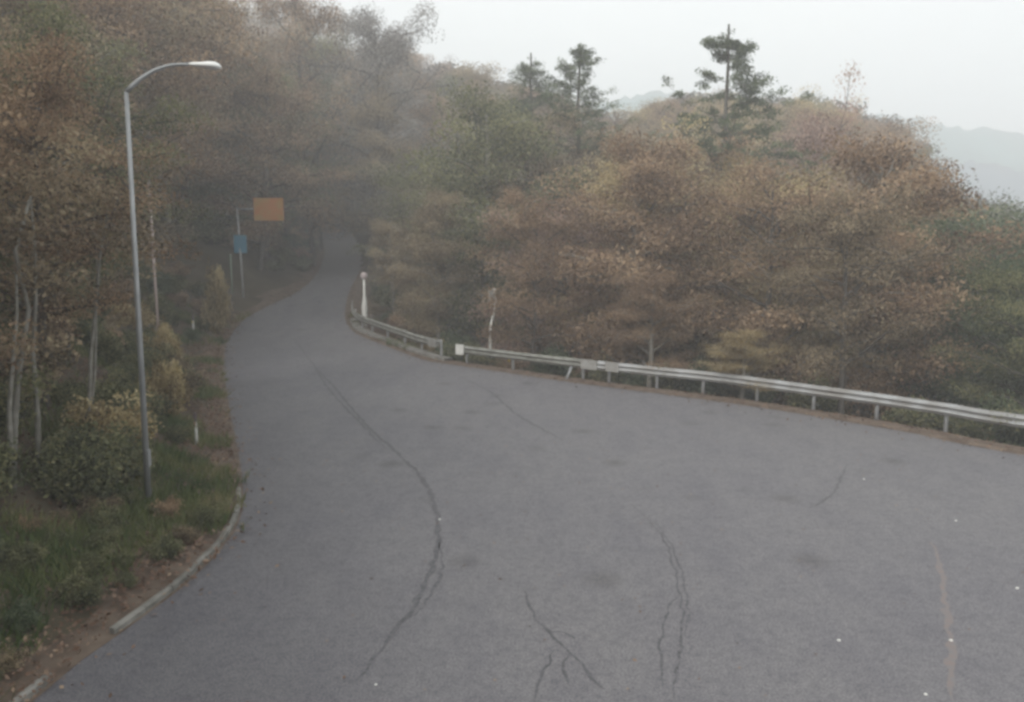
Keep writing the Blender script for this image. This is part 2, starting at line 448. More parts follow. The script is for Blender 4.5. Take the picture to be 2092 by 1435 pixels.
crack([(1070, 1205), (1085, 1245), (1120, 1295), (1160, 1335), (1200, 1370), (1240, 1410)], .028)
crack([(1130, 1330), (1110, 1380), (1092, 1434)], .02)
crack([(1730, 950), (1700, 1010), (1650, 1040)], .03)
crack([(940, 770), (1000, 800), (1060, 850), (1150, 900)], .05)
crack([(640, 745), (668, 790), (722, 850), (790, 920)], .05)
crack([(893, 1110), (905, 1150), (888, 1200), (850, 1260)], .03)
crack([(1120, 1295), (1150, 1290), (1172, 1305)], .02)
crack([(1160, 1335), (1150, 1365), (1162, 1400)], .02)
crack([(1388, 1210), (1360, 1260), (1350, 1330), (1358, 1400)], .02)
crack([(1905, 1110), (1925, 1180), (1935, 1260), (1942, 1340), (1945, 1432)], .055, 'painted_line', M['oldpaint'], .0035, .03)

# ------------------------------------------------------------------ loose leaves / grit on the road and litter strip (stuff)
def leafquads(C, Nrm, size, r, aspect=1.6):
    """rhombic leaves at C with normals Nrm"""
    k = len(C); a = r.normal(size=(k, 3)); a -= Nrm * (a * Nrm).sum(1)[:, None]; a /= np.linalg.norm(a, axis=1)[:, None] + 1e-9
    b = np.cross(Nrm, a); s = size[:, None]
    return np.stack([C - a * s * aspect / 2, C + b * s / 2 * .8, C + a * s * aspect / 2, C - b * s / 2 * .8], 1)
def unit(v): return v / (np.linalg.norm(v, axis=1)[:, None] + 1e-9)
def scatter_flat(name, XY, zoff, size, material, tint, tilt=.5):
    z = look(TZ, XY[:, 0], XY[:, 1]) + zoff
    N = unit(np.c_[rng.normal(size=(len(XY), 2)) * tilt, np.ones(len(XY))])
    V = leafquads(np.c_[XY, z], N, size, rng, 1.4)
    me = quadmesh(name, V, tint, material); o = bpy.data.objects.new(name, me); col.objects.link(o); return o
pts = []
for C, side, n_, w in ((Lr, 1, 6500, .5), (Rr, -1, 9000, .6)):
    i = rng.integers(0, len(C) - 1, n_); T = C[i + 1] - C[i]; T = unit(T); N = np.c_[-T[:, 1], T[:, 0]] * side
    off = rng.normal(.25, w, n_); pts.append(C[i] + T * rng.uniform(-.3, .3, (n_, 1)) + N * off[:, None] * (1 if side < 0 else .8))
XY = np.vstack(pts); XY = XY[XY[:, 1] > 2]
o = scatter_flat('leaf_litter', XY, .03 + rng.uniform(0, .02, len(XY)), rng.uniform(.035, .08, len(XY)), LM['litter'], rng.random(len(XY)), .4)
tag(o, 'brown fallen leaves drifted along both edges of the asphalt', 'leaf litter', kind='stuff')
XY = np.c_[rng.uniform(-5, 16, 700), rng.uniform(4, 30, 700) ** 1.0]
XY = XY[inside(XY, ROADPOLY)][:560]
o = scatter_flat('fallen_leaves', XY, .012, rng.uniform(.02, .055, len(XY)), LM['litter'], rng.random(len(XY)), .15)
tag(o, 'scattered small fallen leaves lying over the open asphalt', 'fallen leaves', kind='stuff')
# pale stones on the road, from where the photo shows them
def stone(px, py, r, label):
    p = on_road(px, py); v, f = [], []
    m = MB(); rr = random.Random(px)
    rings = [(-.0, .8), (.35, 1.0), (.75, .72), (1.0, .25)]
    for h, s in rings:
        for k in range(7):
            a = k * 2 * math.pi / 7; q = s * (1 + rr.uniform(-.18, .18))
            m.v.append((r * q * math.cos(a), r * .8 * q * math.sin(a), h * r * .9))
    for i in range(3):
        for k in range(7): m.f.append((i * 7 + k, i * 7 + (k + 1) % 7, (i + 1) * 7 + (k + 1) % 7, (i + 1) * 7 + k))
    m.f.append(tuple(21 + k for k in range(7)))
    o = m.build('stone', M['white'], smooth=False); o.location = (p[0], p[1], p[2] + .001)
    tag(o, label, 'stone', 'pale stones lying on the asphalt')
stone(1714, 1310, .026, 'pale stone alone on open asphalt left of the worn orange line')
stone(1943, 1310, .026, 'pale stone lying on the worn orange line')
stone(1953, 1065, .022, 'pale stone on the asphalt right above the top of the worn orange line')
stone(2078, 1203, .026, 'pale stone on the asphalt at the far right edge')
stone(1765, 980, .025, 'pale stone on the asphalt in the turnout, nearest the guardrail')
stone(1891, 1420, .022, 'pale stone on the asphalt at the bottom edge beside the worn orange line')
stone(768, 1400, .018, 'small pale stone near the lower end of the long left crack')
stone(898, 1062, .024, 'pale stone lying in the bend of the long left crack')
stone(465, 1010, .035, 'yellowish pale stone in the litter at the far end of the kerb')

# ------------------------------------------------------------------ street furniture
# street lamp
base = at(303, 1022, 13.6); bx, by = base[0], base[1]; bz = gz(bx, by)
bz = min(bz, base[2]) if abs(bz - base[2]) < 2 else base[2]
LAMP_XY = np.array([bx, by])
top = at(258, 182, 12.65)
ht = top[2] - bz
lamp = empty('street_lamp', (bx, by, bz - .05), 0, 'tall slim grey street lamp with curved arm on the left bank', 'street lamp')
px0 = top[0] - bx; MB().tube([(0, 0, -.3), (px0 * .5, 0, ht * .5), (px0, 0, ht)], [.056, .046, .034], 12).build('pole', M['galv'], lamp, True)
# the arm swings over the road towards the right
tip = at(452, 139, 13.0) - np.array([bx, by, bz - .05]); d2 = np.array([tip[0] - px0, tip[1]])
A = []
for t in np.linspace(0, 1, 12):
    s = 1 - (1 - t) ** 2.2
    A.append((px0 + d2[0] * .66 * t, d2[1] * .66 * t, ht + (tip[2] + .02 - ht) * s))
MB().tube(A, list(np.linspace(.038, .024, 12)), 10).build('arm', M['galv'], lamp, True)
h = MB(); e0 = np.array(A[-1]); e1 = np.array([tip[0], tip[1], tip[2]]); 
prof = [(0, .035, .035), (.12, .055, .05), (.35, .085, .06), (.6, .13, .085), (.82, .135, .09), (.94, .10, .065), (1, .03, .02)]
dirv = (e1 - e0); ll = np.linalg.norm(dirv); dirv /= ll; side = np.cross(dirv, [0, 0, 1]); side /= np.linalg.norm(side); upv = np.cross(side, dirv)
for t, w, hh in prof:
    for k in range(12):
        a = k * math.pi / 6; q = e0 + dirv * ll * t + side * w * math.cos(a) + upv * hh * math.sin(a) * (1 if math.sin(a) > 0 else .45); h.v.append(tuple(q))
for i in range(len(prof) - 1):
    for k in range(12): h.f.append((i * 12 + k, i * 12 + (k + 1) % 12, (i + 1) * 12 + (k + 1) % 12, (i + 1) * 12 + k))
h.f.append(tuple(range(12))[::-1]); h.f.append(tuple(range(72, 84)))
h.build('lamp_head', M['lamphead'], lamp, True)
MB().tube([(0, 0, -.05), (0, 0, .0), (0, 0, .03)], [.16, .16, .10], 12).build('base_collar', M['concrete'], lamp)
MB().box((.07, -.02, .9), (.04, .09, .3)).build('access_hatch', M['galv'], lamp)

# slim marker pole behind
def pole_thing(name, basepx, toppx, depth, r, m, label, cat):
    b = at(basepx[0], basepx[1], depth); g = gz(b[0], b[1]); t = at(toppx[0], toppx[1], depth)
    o = empty(name, (b[0], b[1], min(g, b[2])), 0, label, cat)
    d = t - np.array([b[0], b[1], min(g, b[2])])
    MB().tube([(0, 0, -.2), tuple(d * .5), tuple(d)], r, 10).build('pole', m, o, True)
    return o, d
o, d = pole_thing('marker_pole', (318, 590), (304, 372), 27, .045, mat('pinkish_pole_paint', (.42, .34, .32), .7), 'thin pinkish marker pole in the wood right of the street lamp', 'pole')
MB().tube([tuple(d), tuple(d + np.array([0, 0, .06]))], [.06, .02], 10).build('cap', M['galv'], o)

# sign pole with hanging orange board and blue plate
g = on_road(502, 622); sx, sy = g[0] - .2, g[1] + .2; sz = gz(sx, sy); dep = project((sx, sy, sz))[2]
sg = empty('road_sign', (sx, sy, sz - .05), 0, 'leaning road sign pole carrying an orange board on an arm and a small blue plate', 'road sign')
tp = at(484, 424, dep) - np.array([sx, sy, sz - .05])
MB().tube([(0, 0, -.2), tuple(tp * .35 + np.array([.02, 0, 0])), tuple(tp)], [.065, .06, .05], 10).build('pole', M['railpaint'], sg, True)
rb = at(549, 428, dep) - np.array([sx, sy, sz - .05])
a0 = tp * .985; MB().tube([tuple(a0), tuple(rb + np.array([-.82, .03, .0]))], .05, 8).build('arm', M['galv'], sg, True)
MB().box(rb, (60 / FPX * dep, .05, 45 / FPX * dep)).build('orange_board', M['orange'], sg)
w_, h_ = 60 / FPX * dep, 45 / FPX * dep
fr = MB()
for s in (-1, 1):
    fr.box(rb + np.array([s * (w_ / 2 + .012), 0, 0]), (.03, .07, h_ + .05)); fr.box(rb + np.array([0, 0, s * (h_ / 2 + .012)]), (w_ - .01, .07, .03))
fr.build('board_frame', mat('board_frame_paint', (.30, .12, .05), .6), sg)
pb = at(491, 499, dep) - np.array([sx, sy, sz - .05])
MB().box(pb + np.array([.02, -.07, 0]), (26 / FPX * dep, .03, 36 / FPX * dep)).build('blue_plate', M['blue'], sg)
for k_ in (-.3, .3): MB().box(pb + np.array([-.02, 0, k_]), (.12, .12, .05)).build('clamp', M['galv'], sg)
g = on_road(480, 628); gx_, gy_ = g[0] - .5, g[1] + 1.0; o, d = None, None
gb = gz(gx_, gy_); dp = project((gx_, gy_, gb))[2]
gp = empty('marker_post', (gx_, gy_, gb - .05), 0, 'short greenish marker post just left of the leaning sign pole', 'post')
tt = at(482, 520, dp)[2] - gb
MB().tube([(0, 0, -.2), (0, 0, tt)], .05, 10).build('post', mat('pale_green_paint', (.26, .33, .25), .7), gp, True)
MB().tube([(0, 0, tt), (0, 0, tt + .05)], [.06, .03], 10).build('cap', M['white'], gp)

# roadside delineators
DEL = []
def on_ground(px, py):
    rr_ = ray(px, py); t = 5.0
    while t < 120:
        p = np.array([0, 0, CAM_H]) + rr_ * t
        if p[2] <= gz(p[0], p[1]): return p
        t += .05
    return p
def delineator(px, py, topy, label, r=.035, refl=M['redref'], lean=0):
    p = on_ground(px, py); x, y = p[0], p[1]; z = gz(x, y); dp = project((x, y, z))[2]; hh = at(px, topy, dp)[2] - z
    hh = max(.5, hh); print('delineator', x, y, hh, look(TL, x, y)); DEL.append((x, y))
    o = empty('delineator_post', (x, y, z - .03), 0, label, 'delineator post', 'delineator posts along the left verge')
    MB().tube([(0, 0, -.1), (0, 0, hh * .72)], r, 10).build('post', M['white'], o, True)
    MB().tube([(0, 0, hh * .72), (0, 0, hh * .86), (0, 0, hh * .95), (0, 0, hh)], [r * 1.12, r * 1.12, r, r * .5], 10).build('cap', mat('dark_cap', (.12, .09, .10), .6), o, True)
    MB().box((0, -r * 1.2, hh * .66), (r * 1.3, .012, .09)).build('reflector', refl, o)
    return o
delineator(402, 908, 838, 'white delineator post in the verge, the nearer of the two left of the road')
delineator(396, 688, 640, 'white delineator post in the verge, the farther of the two left of the road', .04, M['yellowref'])

# ------------------------------------------------------------------ guardrails
WPROF = [(-.0, -.175), (.0, -.15), (.065, -.115), (.085, -.08), (.065, -.045), (.0, -.012), (.0, .012), (.065, .045), (.085, .08), (.065, .115), (.0, .15), (0, .175)]
def wbeam(C, zc, hgt, inner=1, sc_=1.0):
    """W profile swept along C (m,2) ; the corrugation faces the road"""
    C = np.asarray(C); T = np.gradient(C, axis=0); T /= np.linalg.norm(T, axis=1)[:, None]; N = np.c_[-T[:, 1], T[:, 0]] * inner
    V = []; F = []; m = len(WPROF)
    for th in (0, 1):
        for i in range(len(C)):
            for (u, w) in WPROF:
                q = C[i] + N[i] * (u * sc_ - th * .008); V.append((q[0], q[1], zc[i] + w * sc_))
    K = len(C) * m
    for i in range(len(C) - 1):
        for k in range(m - 1):
            a = i * m + k
            F.append((a, a + 1, a + m + 1, a + m)); F.append((K + a, K + a + m, K + a + m + 1, K + a + 1))
        for a in (i * m, i * m + m - 1): F.append((a, a + m, K + a + m, K + a))
    for i in (0, len(C) - 1):
        for k in range(m - 1):
            a = i * m + k; F.append((a, K + a, K + a + 1, a + 1))
    return V, F
def guardrail(base_px, label, beam_m, post_m, extra=None, ends=('', ''), height=.60, post_at=None, offs=0.0):
    B = [on_road(*p)[:2] for p in base_px]
    if extra: B = [np.asarray(e, float) for e in extra] + B
    C = catmull(B, 10); C = resample(C, 14 * len(B))
    o0 = np.array([C[0][0], C[0][1], hroad(C[0][1])])
    o = empty('guardrail', o0, 0, label, 'guardrail', 'guardrails along the valley side')
    C2 = C - o0[:2]; z = np.array([float(hroad(y)) for y in C[:, 1]]) - o0[2]
    V, F = wbeam(C2, z + height, 0)
    link('beam', V, F, beam_m, o, smooth=False)
    return o, C, o0, z
PH = dict()
def add_posts(o, o0, pts, post_m, height=.60, outward=.07, r=.057, C=None):
    for q in pts:
        q = np.asarray(q); j = int(np.argmin(np.hypot(*(C - q).T))); j2 = min(max(j, 1), len(C) - 2)
        T = C[j2 + 1] - C[j2 - 1]; T /= np.linalg.norm(T); N = np.array([-T[1], T[0]])
        c = C[j] - N * (outward + r); zz = float(hroad(c[1])) - o0[2]
        p = MB().tube([(c[0] - o0[0], c[1] - o0[1], zz - .5), (c[0] - o0[0], c[1] - o0[1], zz + height + .13), (c[0] - o0[0], c[1] - o0[1], zz + height + .15)], [r, r, r * .6], 10).build('post', post_m, o, True)
        b = C[j] - N * (outward * .5 + .004)
        MB().box((b[0] - o0[0], b[1] - o0[1], zz + height), (.05, outward, .12), math.atan2(T[1], T[0])).build('bracket', post_m, p)
R1 = [(2092, 908), (1935, 880), (1793, 856), (1663, 836), (1547, 818), (1438, 803), (1338, 792), (1245, 781), (1221, 778)]
o, C, o0, z = guardrail(R1, 'long pale guardrail with two bright ridges running off the right edge', M['railpaint'], M['galv'], extra=[(25.6, 4.4), (18.0, 14.3)])
add_posts(o, o0, [on_road(*p)[:2] for p in [(1935, 880), (1793, 856), (1663, 836), (1547, 818), (1438, 803), (1338, 792), (1245, 781)]] +
          [C[np.argmin(np.hypot(*(C - C[0]).T) )] , C[8], C[16], C[24]], M['galv'], C=C)
def laps(o, C, o0, idxs, height, material):
    for i in idxs:
        i = min(max(i, 2), len(C) - 3); T = C[i + 1] - C[i - 1]; T /= np.linalg.norm(T); N = np.array([-T[1], T[0]])
        P_ = np.array([C[i] + T * s for s in (-.16, .16)]) + N * .011; V, F = wbeam(P_ - o0[:2], [float(hroad(q[1])) - o0[2] + height for q in P_], 0)
        link('lap_joint', V, F, material, o)
        for s in (-.1, .1):
            for w in (-.08, .08):
                c = C[i] + T * s + N * .10; MB().box((c[0] - o0[0], c[1] - o0[1], float(hroad(c[1])) - o0[2] + height + w), (.03, .03, .03), math.atan2(T[1], T[0])).build('bolt', M['galv'], o)
def endplate(o, C, o0, idx, material, w=.32, hh=.36, height=.60, name='end_plate'):
    j2 = min(max(idx, 1), len(C) - 2); T = C[j2 + 1] - C[j2 - 1]; T /= np.linalg.norm(T); N = np.array([-T[1], T[0]])
    c = C[idx] + N * .10; zz = float(hroad(c[1])) - o0[2] + height
    MB().box((c[0] - o0[0], c[1] - o0[1], zz), (w, .02, hh), math.atan2(T[1], T[0])).build(name, material, o)
laps(o, C, o0, [34, 60, 82, 104], .60, M['railpaint'])
endplate(o, C, o0, len(C) - 4, M['plate'], .55)
R2 = [(1218, 777.6), (1180, 773), (1120, 766), (1060, 758), (1000, 750), (950, 743), (934, 741)]
o, C, o0, z = guardrail(R2, 'dull middle guardrail running from a white end plate to the joint with the long rail', M['railold'], M['galv'])
add_posts(o, o0, [on_road(*p)[:2] for p in [(1186, 774), (1045, 756), (950, 743)]], M['galv'], C=C)
endplate(o, C, o0, 4, M['plate'], .7, .37); endplate(o, C, o0, len(C) - 4, M['white'], .42, .44)
p_ = on_road(1168, 776); MB().tube([(p_[0] - o0[0] - .25, p_[1] - o0[1], -.1), (p_[0] - o0[0], p_[1] - o0[1] + .1, .5)], .045, 8).build('brace', M['galv'], o, True)
p_ = on_road(1040, 752); MB().box((p_[0] - o0[0], p_[1] - o0[1] - .12, float(p_[2]) - o0[2] + .34), (.09, .03, .11)).build('reflector', M['yellowref'], o)
R3 = [(900, 733), (860, 722), (822, 708), (785, 694), (752, 681), (728, 669), (721, 655), (722, 640)]
o, C, o0, z = guardrail(R3, 'short dark weathered guardrail on a concrete footing curving uphill to the white marker post', M['railold'], M['galv'], height=.66)
add_posts(o, o0, [on_road(*p)[:2] for p in [(895, 732), (857, 721), (822, 708), (788, 695), (758, 683), (738, 674), (724, 660)]], M['railpaint'], height=.66, C=C)
endplate(o, C, o0, 4, M['plate'], .62, .38, .66)
# footing under it
fp = catmull([on_road(*p)[:2] for p in [(908, 739), (860, 727), (822, 713), (785, 699), (750, 686), (722, 672), (715, 655)]], 6)
ft = ribbon('concrete_footing', fp, [(.02, -.05), (0, .12), (-.45, .125), (-.46, -.3)], M['concrete']); tag(ft, 'low pale concrete footing beneath the short weathered guardrail', 'footing')

# white marker post with a round head at the end of the short rail
p = on_road(737, 666); x, y = p[0] + .25, p[1]; z0 = float(hroad(y)); dp = project((x, y, z0))[2]
hh = at(737, 556, dp)[2] - z0
mp_ = empty('marker_post', (x, y, z0 - .05), 0, 'white tapering marker post with a round pale head behind the end of the short guardrail', 'post')
MB().tube([(0, 0, -.2), (0, 0, .5), (-.01, 0, 1.1), (.01, 0, 1.5), (0, 0, hh * .62), (0, 0, hh * .88)], [.14, .15, .17, .12, .07, .055], 12).build('post', M['white'], mp_, True)
MB().tube([(0, -.06, hh * .95), (0, -.02, hh * .95), (0, .03, hh * .95), (0, .06, hh * .95)], [.10, .2, .2, .10], 18).build('round_head', mat('faded_head_paint', (.40, .34, .34), .5), mp_, True)

# crooked pole with a small plate behind the middle rail
p0 = at(1003, 712, 33.5); x, y = p0[0], p0[1]; g = gz(x, y)
cpz = empty('crooked_sign', (x, y, g - .1), 0, 'crooked pale pole with a small grey plate behind the middle guardrail', 'sign')
S = lambda px, py: at(px, py, 33.5) - np.array([x, y, g - .1])
MB().tube([(0, 0, -.2), tuple(S(1002, 712)), tuple(S(1001, 680)), tuple(S(1005, 655)), tuple(S(1011, 636)), tuple(S(1012, 612)), tuple(S(1010, 590))], .06, 10).build('pole', M['white'], cpz, True)
q = S(1004, 604); MB().box(tuple(q + np.array([0, -.09, 0])), (.30, .03, .52)).build('plate', mat('dull_plate', (.25, .28, .29), .5, .3), cpz)
# small white pole further up the road and a glimpse of rail at the top bend
p = on_road(764, 560); x, y = p[0] + .6, p[1] + 3; z0 = gz(x, y); dp = project((x, y, z0))[2]
o = empty('delineator_post', (x, y, z0 - .1), 0, 'small white delineator post at the right edge of the uphill road', 'delineator post')
hh = at(764, 514, dp)[2] - z0; MB().tube([(0, 0, -.1), (0, 0, hh * .8)], .06, 8).build('post', M['white'], o, True)
MB().tube([(0, 0, hh * .8), (0, 0, hh)], [.07, .05], 8).build('cap', M['redref'], o, True)
g3 = [re_[:2] + np.array(k) for k in ((.6, -1.5), (1.6, 2), (3.6, 7), (7, 13))]
C = resample(catmull(g3, 6), 30); o0 = np.array([C[0][0], C[0][1], hroad(C[0][1])])
o = empty('guardrail', o0, 0, 'faint distant guardrail at the bend where the road disappears', 'guardrail', 'guardrails along the valley side')
V, F = wbeam(C - o0[:2], np.array([float(hroad(k)) for k in C[:, 1]]) - o0[2] + .7, 0, sc_=1.2); link('beam', V, F, M['railpaint'], o)
add_posts(o, o0, [C[3], C[10], C[17], C[24]], M['galv'], C=C)

# ------------------------------------------------------------------ trees
def make_skeleton(r, h, spread, nl, low=.25, up=.5):
    """trunk polyline, limbs [(pts, r0)], clump centres"""
    n = 9; lean = r.normal(0, .03, 2); T = [np.array([0., 0, -.4])]
    for i in range(1, n + 1):
        T.append(T[-1] + np.array([lean[0] + r.normal(0, .03), lean[1] + r.normal(0, .03), (h * .93 + .4) / n]) * np.array([h * .4, h * .4, 1]) if False else
                 T[-1] + np.array([(lean[0] + r.normal(0, .035)) * h * .11, (lean[1] + r.normal(0, .035)) * h * .11, (h * .93 + .4) / n]))
    T = np.array(T); limbs = []; cl = []
    for k in range(nl):
        t = low + (1 - low) * (k + r.random()) / nl * .97
        zi = t * n; i = min(int(zi), n - 1); p = T[i] + (T[i + 1] - T[i]) * (zi - i)
        az = k * 2.4 + r.normal(0, .4)
        prof = math.sin(math.pi * min(1, .18 + .82 * (t - low) / (1 - low)) ** .9) ** .7 if t < .98 else .2
        L = spread * (.45 + .65 * prof) * r.uniform(.75, 1.15)
        d = np.array([math.cos(az), math.sin(az), up * r.uniform(.3, 1.3) + .5 * t]); d /= np.linalg.norm(d)
        pts = [p]; q = p.copy(); dv = d.copy()
        for s in range(4):
            dv = dv + r.normal(0, .14, 3) + np.array([0, 0, -.07]); dv /= np.linalg.norm(dv); q = q + dv * L / 4; pts.append(q.copy())
        limbs.append((pts, h * .010 * (1.15 - t * .7)))
        cl.append(pts[-1]); cl.append(pts[-2])
        for s in range(4):
            b0 = pts[1 + (s % 4)]; dv2 = d * .6 + r.normal(0, .6, 3); dv2[2] = abs(dv2[2]) * .5; dv2 /= np.linalg.norm(dv2)
            l2 = L * r.uniform(.3, .5); b1 = b0 + dv2 * l2 * .5; b2 = b1 + (dv2 + r.normal(0, .25, 3)) * l2 * .5
            limbs.append(([b0, b1, b2], h * .0035)); cl.append(b2); cl.append(b1)
    cl.append(T[-1])
    return T, limbs, np.array(cl)
def trunk_mesh(T, limbs, h, m, seg=6, twig=True):
    mb = MB(); n = len(T)
    mb.tube(list(T), [h * .0155 * (1 - i / n) ** .8 + .02 for i in range(n)], 8, False)
    for pts, r0 in limbs:
        k = len(pts); mb.tube(pts, [max(.008, r0 * (1 - .85 * i / (k - 1))) for i in range(k)], 4 if r0 < .06 else 5, False)
    me = bpy.data.meshes.new('trunk'); me.from_pydata([tuple(map(float, v)) for v in mb.v], [], mb.f); me.shade_smooth(); me.materials.append(m)
    return me
def crown_mesh(r, cl, nleaf, size, sxy, sz, m, up=.5):
    w = r.uniform(.35, 1.3, len(cl)); w /= w.sum(); i = r.choice(len(cl), nleaf, p=w)
    ct = r.random(len(cl)); flat = r.uniform(.8, 1.25, len(cl))
    off = r.normal(size=(nleaf, 3)); rad = np.linalg.norm(off, axis=1)[:, None]; off = off / rad * np.minimum(rad, 2.0)
    off = off * np.array([sxy, sxy, sz]) * flat[i][:, None]
    off[:, 2] -= .12 * (off[:, 0] ** 2 + off[:, 1] ** 2) / max(sxy, .1)
    C = cl[i] + off
    N = unit(r.normal(size=(nleaf, 3)) + np.array([0, 0, up]))
    V = leafquads(C, N, r.uniform(.6, 1.3, nleaf) * size, r, 1.5)
    tint = np.clip(.52 + .85 * (ct[i] - .5) + r.normal(0, .16, nleaf), 0, 1)
    return quadmesh('crown', V, tint, m)
def conifer_mesh(r, h, rad, m_leaf, m_bark, dense=1.0, low=.12, nleaf=16000, droop=.25, size=.16):
    T = np.array([[r.normal(0, .02), r.normal(0, .02), -.4 + (h + .4) * i / 10] for i in range(11)])
    limbs = []; C = []; D = []; z = h * low; k = 0
    while z < h * .985:
        t = (z / h - low) / (1 - low); L = rad * (1 - t) ** .8 * r.uniform(.65, 1.15) + .12
        az = k * 2.39996 + r.normal(0, .3); k += 1
        d = np.array([math.cos(az), math.sin(az), .25 - .1 * (1 - t)]); pts = [np.array([0, 0, z])]
        for s in range(4):
            d[2] -= droop * .2; pts.append(pts[-1] + d * L / 4)
        limbs.append((pts, .028 * (1.3 - t)))
        for s in range(1, 5):
            for q in range(3):
                b = pts[s] + (pts[s - 1] - pts[s]) * r.random(); C.append(b + np.array([0, 0, 0]) + r.normal(0, .10 * L * .5, 3) * np.array([1, 1, .35])); D.append(L)
        z += h * .013 / dense * r.uniform(.6, 1.4)
    C = np.array(C); D = np.array(D); w = D / D.sum(); i = r.choice(len(C), nleaf, p=w); ct = r.random(len(C))
    P = C[i] + r.normal(size=(nleaf, 3)) * (np.array([.22, .22, .10]) * (.4 + .6 * D[i] / rad)[:, None])
    N = unit(r.normal(size=(nleaf, 3)) + np.array([0, 0, .6]))
    V = leafquads(P, N, r.uniform(.6, 1.3, nleaf) * size, r, 2.2)
    return trunk_mesh(T, limbs, h, m_bark), quadmesh('crown', V, np.clip(.5 + .6 * (ct[i] - .5) + r.normal(0, .15, nleaf), 0, 1), m_leaf)

H0 = 15.0
PROTO = {}
def proto(kind, shape):
    key = (kind, shape)
    if key in PROTO: return PROTO[key]
    r = np.random.default_rng(100 + shape * 17)
    if kind == 'conifer':
        r = np.random.default_rng(300 + shape); t, c = conifer_mesh(r, H0, 3.2 + .35 * shape, LM['green'], M['bark'], nleaf=30000, low=.08)
    else:
        if ('skel', shape) not in PROTO:
            sk = make_skeleton(r, H0, [4.1, 4.9, 3.5, 4.5][shape], [21, 23, 19, 22][shape], [.22, .28, .2, .16][shape], [.5, .35, .7, .4][shape])
            PROTO[('skel', shape)] = (sk, trunk_mesh(sk[0], sk[1], H0, M['bark'] if shape != 2 else M['palebark']))
        sk, t = PROTO[('skel', shape)]
        r2 = np.random.default_rng(500 + shape * 7 + hash_k(kind))
        c = crown_mesh(r2, sk[2], 38000, .105, .66, .30, LM[kind])
    PROTO[key] = (t, c); return PROTO[key]
def hash_k(s): return sum(ord(c) * (i + 1) for i, c in enumerate(s)) % 97
def put_tree(name, kind, shape, x, y, z, h, rz, label, group, cat='tree', sxy=None, tilt=(0, 0)):
    t, c = proto(kind, shape)
    o = empty(name, (x, y, z), rz, label, cat, group); s = h / H0
    o.scale = ((sxy or s), (sxy or s), s); o.rotation_euler = (tilt[0], tilt[1], rz)
    for nm, me in (('trunk', t), ('crown', c)):
        q = bpy.data.objects.new(nm, me); col.objects.link(q); q.parent = o
    return o

SX = [-400, 0, 540, 600, 640, 700, 760, 850, 880, 1050, 1170, 1290, 1330, 1420, 1500, 1650, 1750, 1860, 1900, 1960, 2092, 2500]
SY = [-500, -400, -200, -90, -20, 10, 30, 90, 120, 170, 215, 245, 215, 190, 200, 205, 215, 262, 345, 400, 420, 450]
def topz(px, depth, j):
    return at(px, float(np.interp(px, SX, SY)) + j, depth)[2]
COLN = dict(rust='rust-brown', brown='dull brown', olive='olive-brown', green='dark green', ochre='yellow-ochre', pink='reddish pink', grey='bare grey-brown', conifer='dark green')
def zone(px, left):
    if left:
        if px < 140: return 'at the left edge'
        if px < 330: return 'behind the street lamp pole'
        if px < 500: return 'between lamp and sign pole'
        return 'above the uphill bend'
    if px < 760: return 'beyond the uphill bend'
    if px < 930: return 'behind the short weathered guardrail'
    if px < 1200: return 'behind the middle guardrail'
    if px < 1420: return 'left of the tallest pine'
    if px < 1600: return 'around the tallest pine'
    if px < 1850: return 'right of the tallest pine'
    return 'at the right edge'
placed = []
def tryput(x, y, spacing):
    for (a, b, s) in placed:
        if (a - x) ** 2 + (b - y) ** 2 < ((s + spacing) / 2) ** 2: return False
    placed.append((x, y, spacing)); return True
KL = dict(left=(['rust', 'brown', 'olive', 'rust', 'brown', 'grey', 'olive'],), )
def pick(px, py, left, depth, r):
    if left:
        c = ['brown', 'rust', 'rust', 'brown', 'brown', 'olive'] if px < 230 else ['rust', 'brown', 'rust', 'brown', 'olive', 'ochre' if r.random() < .4 else 'brown']
        if 450 < px < 720 and depth < 60: c = ['olive', 'green', 'rust', 'rust', 'brown']
    elif px < 900: c = ['brown', 'rust', 'olive', 'rust', 'grey']
    elif px < 1200: c = ['olive', 'brown', 'conifer', 'rust', 'brown', 'rust', 'olive', 'rust']
    elif px < 1450: c = ['rust', 'olive', 'brown', 'rust', 'brown', 'ochre']
    elif px < 1790: c = ['rust', 'ochre', 'olive', 'ochre', 'rust', 'brown', 'ochre', 'rust']
    elif px < 1900: c = ['conifer', 'olive', 'green']
    else: c = ['conifer', 'green', 'olive']
    return c[int(r.integers(len(c)))]
# specially placed trees
def special(px, topy, depth, kind, shape, label, sxy=None, name='autumn_tree', basez=None, h=None, rz=0., tilt=(0, 0), spacing=4.):
    p = at(px, topy, depth); g = gz(p[0], p[1])
    hh = p[2] - g
    placed.append((p[0], p[1], spacing))
    return put_tree(name, kind, shape, p[0], p[1], g - .1, hh, rz, label, None, sxy=(sxy * .8 if sxy else None), tilt=tilt)
special(1560, 330, 33, 'ochre', 1, 'yellow-ochre tree low in front of the tall bare-topped pine', name='autumn_tree', sxy=.85)
special(1180, 405, 36, 'pink', 3, 'reddish pink tree reaching out above the joint of the guardrails', sxy=.95)
special(1700, 235, 46, 'pink', 0, 'pale pinkish tree whose top meets the sky right of the tall pine', sxy=.95)
special(1520, 672, 25.5, 'ochre', 2, 'small yellow tree rising directly behind the long guardrail', sxy=.42, spacing=2.)
special(1330, 560, 28, 'rust', 2, 'low rust-red tree directly behind the near end of the long guardrail', sxy=.6, spacing=2.)
special(620, -60, 62, 'rust', 3, 'tall rust-brown tree above the orange board, sky showing through its top', sxy=1.1)

